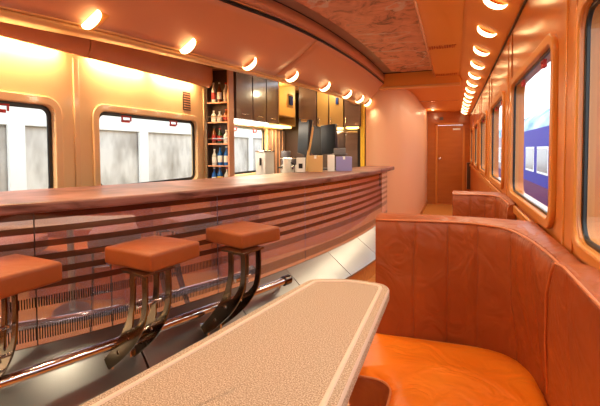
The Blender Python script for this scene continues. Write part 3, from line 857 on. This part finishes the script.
bt_ = [
 (0, [(.045,.20,.026,'glassblue','white','tall blue bottle at the left of the lowest shelf','white'), (.115,.215,.03,'glassblue','white','tall blue bottle in the middle of the lowest shelf','yellowlabel'), (.20,.20,.03,'clearb','red','clear bottle at the right of the lowest shelf','white')]),
 (1, [(.05,.17,.026,'clearb','white','pale bottle at the left of the second shelf from below','white'), (.12,.20,.026,'glassblue','black','blue bottle in the middle of the second shelf from below','white'), (.20,.20,.03,'glassblue','white','blue bottle at the right of the second shelf from below','white')]),
 (2, [(.05,.18,.026,'amber','black','amber bottle at the left of the middle shelf','redlabel'), (.12,.16,.026,'greenb','red','green bottle in the centre of the middle shelf','redlabel'), (.20,.14,.03,'clearb','white','short pale bottle at the right of the middle shelf','white')]),
 (3, [(.05,.12,.028,'clearb','white','short pale jar at the left of the fourth shelf','white'), (.12,.11,.028,'clearb','white','short pale jar in the centre of the fourth shelf','white'), (.20,.13,.03,'amber','red','squat amber bottle at the right of the fourth shelf','redlabel')]),
 (4, [(.05,.21,.024,'clearb','white','pale bottle at the left of the top shelf','redlabel'), (.12,.21,.024,'amber','white','amber bottle in the centre of the top shelf','white'), (.20,.20,.026,'clearb','red','pale bottle with a red cap at the right of the top shelf','white')]),
]
for k, row in bt_:
    for x, h, r, m, cp, lab, lm in row: bottle(-2.44+x+.012, 3.6+.048, .9+shelfz[k], h, r, M[m], M[cp], lab, M[lm])

# wall cabinets above the back counter
cbx = -2.15
def wall_cab(y0, y1, label, door='cabinet', light_=None, z0=1.64, z1=2.24, niche=False):
    c = empty('wall_cabinet', (XL, y0, z0)); tag(c, label, 'cabinet', 'wall cabinets above the galley')
    W = cbx-XL; D = y1-y0-.004
    if niche:
        bm = bmesh.new(); bx(bm, 0.001,.02,0,D,0,z1-z0); bx(bm,0.001,W,0,.015,0,z1-z0); bx(bm,0.001,W,D-.015,D,0,z1-z0); bx(bm,0.001,W,0,D,0,.02); bx(bm,0.001,W,0,D,z1-z0-.02,z1-z0)
        fin('body', bm, M['yellowpanel'], c)
        box('inner_shelf', .02, W-.01, .015, D-.015, .12, .135, M['yellowpanel'], c, 0)
    else:
        box('body', 0.001, W-.02, 0, D, 0, z1-z0, M['darkbrown'], c, .003)
        dd = box('door', W-.018, W, .006, D-.006, .006, z1-z0-.006, M[door], c, .004)
        box('handle', W, W+.01, D*.3, D*.7, .05, .062, M['chrome'], dd, .002)
        h = dd.children[0]
    return c
wall_cab(3.72, 4.10, 'taupe wall cabinet directly right of the bottle shelf')
wall_cab(4.10, 4.46, 'taupe wall cabinet in the middle of the three above the window')
wall_cab(4.46, 4.82, 'taupe wall cabinet next to the yellow lit niche')
nc = wall_cab(4.82, 5.42, 'open yellow lit wall niche with a blue box in it', niche=True)
o = box('box', -2.17, -2.12, 5.16, 5.26, 1.93, 2.05, M['blue'], bevel=.006)
o.location = (0,0,0); tag(o, 'small dark blue box hanging at the front of the yellow niche', 'box')
# fix blue box hangs on niche frame
box('mid_post', cbx-XL-.02, cbx-XL+.004, .30, .50, .25, .44, M['yellowpanel'], nc, .002)
o = box('under_cabinet_lamp', -2.38, -2.2, 3.88, 4.62, 1.612, 1.64, M['whitestrip'], bevel=.004); tag(o, 'long white lamp under the taupe wall cabinets, over the galley window', 'lamp')
o = box('under_cabinet_lamp', -2.38, -2.2, 4.86, 5.38, 1.612, 1.64, M['goldstrip'], bevel=.004); tag(o, 'golden lamp under the yellow niche', 'lamp')
light('cab_glow', 'AREA', (-2.29, 4.3, 1.60), 8, (1,.86,.66), .1, None, .7)
light('cab_glow', 'AREA', (-2.29, 5.1, 1.60), 5, (1,.8,.46), .1, None, .5)
light('niche_glow', 'POINT', (-2.3, 5.1, 2.12), 3, (1,.84,.5), .04)
# side filler cupboard right of window
o = empty('side_cupboard', (XL, 5.16, .92)); tag(o, 'ribbed brown side panel standing right of the galley window', 'panel')
box('panel', 0.001, .05, 0, .52, 0, .68, M['cabinet'], o)
for k in range(4): box('rib', .05, .056, .05+k*.12, .062+k*.12, .01, .67, M['bin'], o, .001)

# galley end wall
struct(box('wall_galley', XL, -1.19, 5.72, 5.78, 0, 2.3, M['darkbrown'], bevel=0))
def end_cab(x0, x1, z0, z1, door, label, dy=.24):
    c = empty('end_cupboard', (x0, 5.72, z0)); tag(c, label, 'cupboard', 'cupboards on the galley end wall')
    box('body', 0, x1-x0-.004, -dy, -.001, 0, z1-z0, M['darkbrown'], c, .003)
    dd = box('door', .006, x1-x0-.01, -dy-.018, -dy, .006, z1-z0-.006, M[door], c, .004)
    box('handle', .02, .032, -dy-.03, -dy-.018, .05, .14, M['chrome'], dd, .002)
end_cab(-2.12, -1.84, 1.62, 2.25, 'cabinet', 'dark tall cupboard door left of the monitors on the galley end wall')
end_cab(-1.84, -1.66, 1.62, 2.25, 'yellowpanel', 'yellow lit cupboard at the left of the pair beside the blue tag')
end_cab(-1.66, -1.44, 1.62, 2.25, 'yellowpanel', 'yellow lit cupboard carrying a small blue tag')
end_cab(-1.44, -1.2, 1.62, 2.25, 'cabinet', 'taupe cupboard nearest the rose partition')
o = box('tag', -1.555, -1.515, 5.44, 5.461, 1.94, 2.03, M['blue'], bevel=.002); tag(o, 'small blue tag on a yellow cupboard door', 'tag')
o = box('under_cabinet_lamp', -1.78, -1.5, 5.5, 5.66, 1.595, 1.62, M['goldstrip'], bevel=.004); tag(o, 'short golden lamp under the yellow end cupboards', 'lamp')
o = box('under_cabinet_lamp', -1.42, -1.24, 5.5, 5.66, 1.595, 1.62, M['goldstrip'], bevel=.004); tag(o, 'short golden lamp under the cupboard next to the partition', 'lamp')
light('end_glow', 'AREA', (-1.6,5.58,1.58), 4, (1,.8,.5), .12, None, .3)
light('end_glow', 'POINT', (-1.6,5.25,2.12), 3, (1,.82,.5), .05)
fg = empty('refrigerator', (-1.62, 5.7, .0)); tag(fg, 'tall brown panelled fridge under the end cupboards', 'fridge')
box('body', 0, .38, -.16, -.001, .9, 1.56, M['cabinet'], fg, .01); box('door', .01, .18, -.18, -.162, .92, 1.54, M['darkbrown'], fg, .005); box('door', .19, .37, -.18, -.162, .92, 1.54, M['cabinet'], fg, .005)
box('lower_body', 0, .38, -.16, -.001, 0, .9, M['cabinet'], fg, .01)
# back counter
bc = empty('back_counter', (XL, 3.86, 0)); tag(bc, 'low galley counter under the third left window', 'counter')
box('worktop', 0.001, .62, 0, 1.84, .88, .92, M['steel'], bc); box('cabinet_body', 0.001, .58, 0, 1.84, 0, .88, M['cabinet'], bc)
# machines on back counter
def item(name, label, cat, x, y, z, rz=0, group=None): 
    e_ = empty(name, (x, y, z), rz); return tag(e_, label, cat, group)
wm = item('coffee_machine', 'white boxy coffee machine in front of the galley window', 'machine', -2.14, 4.38, .92)
box('body', -.07, .07, -.12, .12, 0, .36, M['white'], wm, .015); box('top_tray', -.075, .075, -.125, .125, .36, .375, M['chrome'], wm, .004)
box('handle', -.01, .012, -.135, -.12, .2, .29, M['blackplastic'], wm, .004)
gm = item('coffee_grinder', 'black coffee grinder between the white machines', 'grinder', -2.06, 4.84, .92)
lathe('body', [(.001,0),(.06,0),(.06,.2),(.05,.24),(.03,.26)], M['blackplastic'], gm); lathe('hopper', [(.03,.26),(.06,.3),(.062,.36),(.055,.37)], M['grey'], gm)
em = item('espresso_machine', 'low white and chrome espresso machine left of the kraft box', 'machine', -1.86, 4.6, .92, -.2)
box('body', -.13, .13, -.1, .16, .0, .2, M['white'], em, .02); box('cup_rail', -.13, .13, -.1, .16, .27, .285, M['chrome'], em, .004)
box('brew_head', -.09, .09, -.14, .12, .2, .27, M['grey'], em, .02)
for s in (-.06, .06):
    g_ = lathe('portafilter', [(.001,0),(.03,0),(.032,.03),(.028,.04)], M['chrome'], em, (s,-.13,.15)); box('portafilter_handle', s-.01, s+.01, -.24, -.15, .16, .18, M['blackplastic'], g_, .005)
jg = item('jug', 'white jug with black handle beside the kraft box', 'jug', -1.73, 4.10, .92)
lathe('body', [(.001,0),(.05,0),(.055,.1),(.045,.25),(.05,.285),(.044,.285)], M['white'], jg)
tube('handle', [(.045,0,.24),(.085,0,.22),(.085,0,.12),(.05,0,.09)], .008, M['blackplastic'], jg, 8)

def carton(x, y, w, dpt, h, mat, label, rz=.2):
    e_ = item('carton', label, 'box', x, y, 1.07, rz, 'boxes on the bar top')
    box('box_body', -w/2, w/2, -dpt/2, dpt/2, 0, h, mat, e_, .003)
    box('tape', -.012, .012, -dpt/2-.001, dpt/2+.001, h-.03, h+.0015, M['white'], e_, 0)
carton(-1.36, 3.99, .15, .13, .17, M['kraft'], 'kraft brown box on the bar top, left of the white and lavender ones', .3)
carton(-1.235, 4.14, .075, .12, .175, M['white'], 'slim white box between the brown and lavender boxes', .3)
carton(-1.125, 4.26, .17, .14, .155, M['purplebox'], 'lavender box on the bar top', .3)
o = item('tray', 'grey tray lying on the white and lavender boxes', 'tray', -1.16, 4.27, 1.247, .3)
bm = bmesh.new(); bx(bm, -.1,.07,-.05,.05,0,.012); bx(bm,-.08,.05,-.04,.04,.012,.07); fin('shell', bm, M['grey'], o, bevel=.006)
wb = item('carton', 'white box with black markings at the left end of the boxes', 'box', -1.49, 3.90, 1.07, .3, 'boxes on the bar top')
box('box_body', -.045, .045, -.05, .05, 0, .15, M['white'], wb, .004); box('marking', -.02, .02, -.052, -.05, .04, .09, M['blackplastic'], wb, 0)

# till monitors on a low cabinet behind the bar top
tc = empty('till_cabinet', (-1.82, 4.0, 0)); tag(tc, 'low brown till cabinet hidden behind the bar top, under the monitors', 'cabinet')
box('body', 0, .34, .18, .86, 0, .90, M['cabinet'], tc); box('top_board', -.01, .35, .0, .87, .90, .92, M['steel'], tc)
def monitor(x, y, z, w, h, tilt, rz, label, base=True):
    m = item('till_monitor', label, 'monitor', x, y, z, rz, 'till monitors behind the bar')
    bm = bmesh.new(); bx(bm, -w/2, w/2, -.02, .02, 0, h); sc = fin('housing', bm, M['blackplastic'], m, bevel=.008); sc.rotation_euler = (tilt[0], tilt[1], 0); sc.location = (0,0,.18+1.07-z)
    bm = bmesh.new(); bx(bm, -w/2+.012, w/2-.012, -.023, -.0205, .012, h-.012); s2 = fin('screen', bm, M['black'], sc)
    box('stand', -.025, .025, .0, .04, 0, .25+1.07-z, M['blackplastic'], m, .004); box('foot', -.09, .09, -.06, .09, 0, .02, M['blackplastic'], m, .004)
monitor(-1.60, 4.28, .92, .25, .40, (0,math.radians(7)), -.7, 'black till monitor at the left of the group, tilted')
monitor(-1.34, 4.44, 1.07, .24, .34, (0,math.radians(-3)), -.5, 'black till monitor right of the pale bracket')
monitor(-1.60, 4.66, .92, .24, .34, (0,math.radians(10)), -.3, 'dark till screen between the two front monitors')
pb = item('bracket', 'pale bent bracket rising between the till monitors', 'bracket', -1.50, 4.20, .92)
tube('post', [(-.04,0,.04),(-.015,0,.35),(.02,0,.53),(.035,0,.63),(.03,0,.68),(-.01,0,.705),(-.10,.02,.71)], .017, M['kraft'], pb, 10)
box('foot', -.05, .05, -.04, .04, 0, .05, M['kraft'], pb, .004)

# ------------------------------------------------------------------ outside
tag(box('ground', -14, 14, -30, 70, -1.3, -1.2, M['ballast'], bevel=0), 'grey ballast ground outside the coach', 'ground', kind='structure')
sw = empty('platform_wall', (-5, 6, 0)); tag(sw, 'pale stained concrete wall seen through the left windows', 'wall')
def kbox(name, x0, x1, y0, y1, z0, z1, mat, root, bevel=.01):
    return keep(box(name, x0, x1, y0, y1, z0, z1, mat, None, bevel), root)
kbox('wall_face', -5.3, -5.0, -6, 30, -1.2, 1.62, M['stonewall'], sw)
kbox('white_band', -5.3, -4.95, -6, 30, 1.62, 2.02, M['whitewash'], sw)
kbox('grey_ledge', -5.3, -4.9, -6, 30, 2.02, 2.12, M['greymetal'], sw)
kbox('upper_wall', -5.3, -4.98, -6, 30, 2.12, 5.2, M['whitewash'], sw)
for y in (-1.6, .9, 3.2, 5.33, 7.6, 9.2, 10.9): kbox('pillar', -4.98, -4.93, y, y+.2, -1.2, 5.2, M['whitewash'], sw)

def coach(x, y0, y1, body, label, wins):
    c = empty('railway_coach', (x, y0, -1.2)); tag(c, label, 'train', 'coaches on the next track')
    Pf = [(0,.6),(0,3.15),(.06,3.5),(.35,3.8),(1.0,3.95),(2.4,3.95),(2.7,3.5),(2.7,.6)]
    bm = bmesh.new(); g = [[bm.verts.new((a, y, z)) for a, z in Pf] for y in (0, y1-y0)]
    for k in range(8):
        f = bm.faces.new((g[0][k], g[0][(k+1)%8], g[1][(k+1)%8], g[1][k])); f.material_index = 1 if 1 <= k <= 5 else 0
    bm.faces.new(g[0]); bm.faces.new(g[1]); fin('body', bm, [body, M['trainlight']], c)
    box('lower_band', -.02, 0, 0, y1-y0, .6, 1.35, M['trainpurple'], c, 0)
    for w0, w1 in wins:
        f = box('window', -.015, 0, w0, w1, 1.72, 2.56, M['whitewash'], c, .004); box('pane', -.022, -.014, w0+.07, w1-.07, 1.79, 2.49, M['coachglass'], f, .004)
    for yy in (2.5, y1-y0-2.5): box('bogie', .3, 2.4, yy-1.2, yy+1.2, .1, .6, M['black'], c, .02)
coach(2.5, -2.0, 19.2, M['trainblue'], 'blue coach with pale roof standing on the next track, seen through the right windows', [(.05+2.15*i, 1.65+2.15*i) for i in range(9)])
coach(2.5, 19.9, 44, M['trainmaroon'], 'maroon coach farther along the next track', [(1+2.2*i, 2.6+2.2*i) for i in range(9)])

# ------------------------------------------------------------------ sky, sun
w = bpy.data.worlds.new('sky'); scn.world = w; w.use_nodes = True
bg = w.node_tree.nodes['Background']; bg.inputs[0].default_value = (.86,.93,1,1); bg.inputs[1].default_value = 2.1
sun = light('sun', 'SUN', (0,0,10), 1.0, (1,.97,.92), .05, (math.radians(40), 0, math.radians(-20)))

# ------------------------------------------------------------------ camera (level coach seen from the booth seat)
cam = bpy.data.cameras.new('camera'); co = bpy.data.objects.new('camera', cam); col.objects.link(co); scn.camera = co
cam.sensor_width = 36; cam.lens = 36*400/600
pitch = math.radians(2.2); yaw = math.radians(21.0425); roll = .006
F0 = Vector((-math.sin(yaw), math.cos(yaw), 0)); R0 = Vector((math.cos(yaw), math.sin(yaw), 0)); Z = Vector((0,0,1))
F = F0*math.cos(pitch)-Z*math.sin(pitch); U0 = Z*math.cos(pitch)+F0*math.sin(pitch)
R = R0*math.cos(roll)-U0*math.sin(roll); U = U0*math.cos(roll)+R0*math.sin(roll)
m4 = Matrix((R, U, -F)).transposed().to_4x4(); m4.translation = (0,0,1.30); co.matrix_world = m4
cam.shift_y = (165.366-203)/600; cam.clip_start = .02

vs = scn.view_settings; scn.display_settings.display_device = 'sRGB'
vs.view_transform = 'Standard'; vs.look = 'None'; vs.exposure = .72; vs.gamma = 1; vs.use_curve_mapping = False
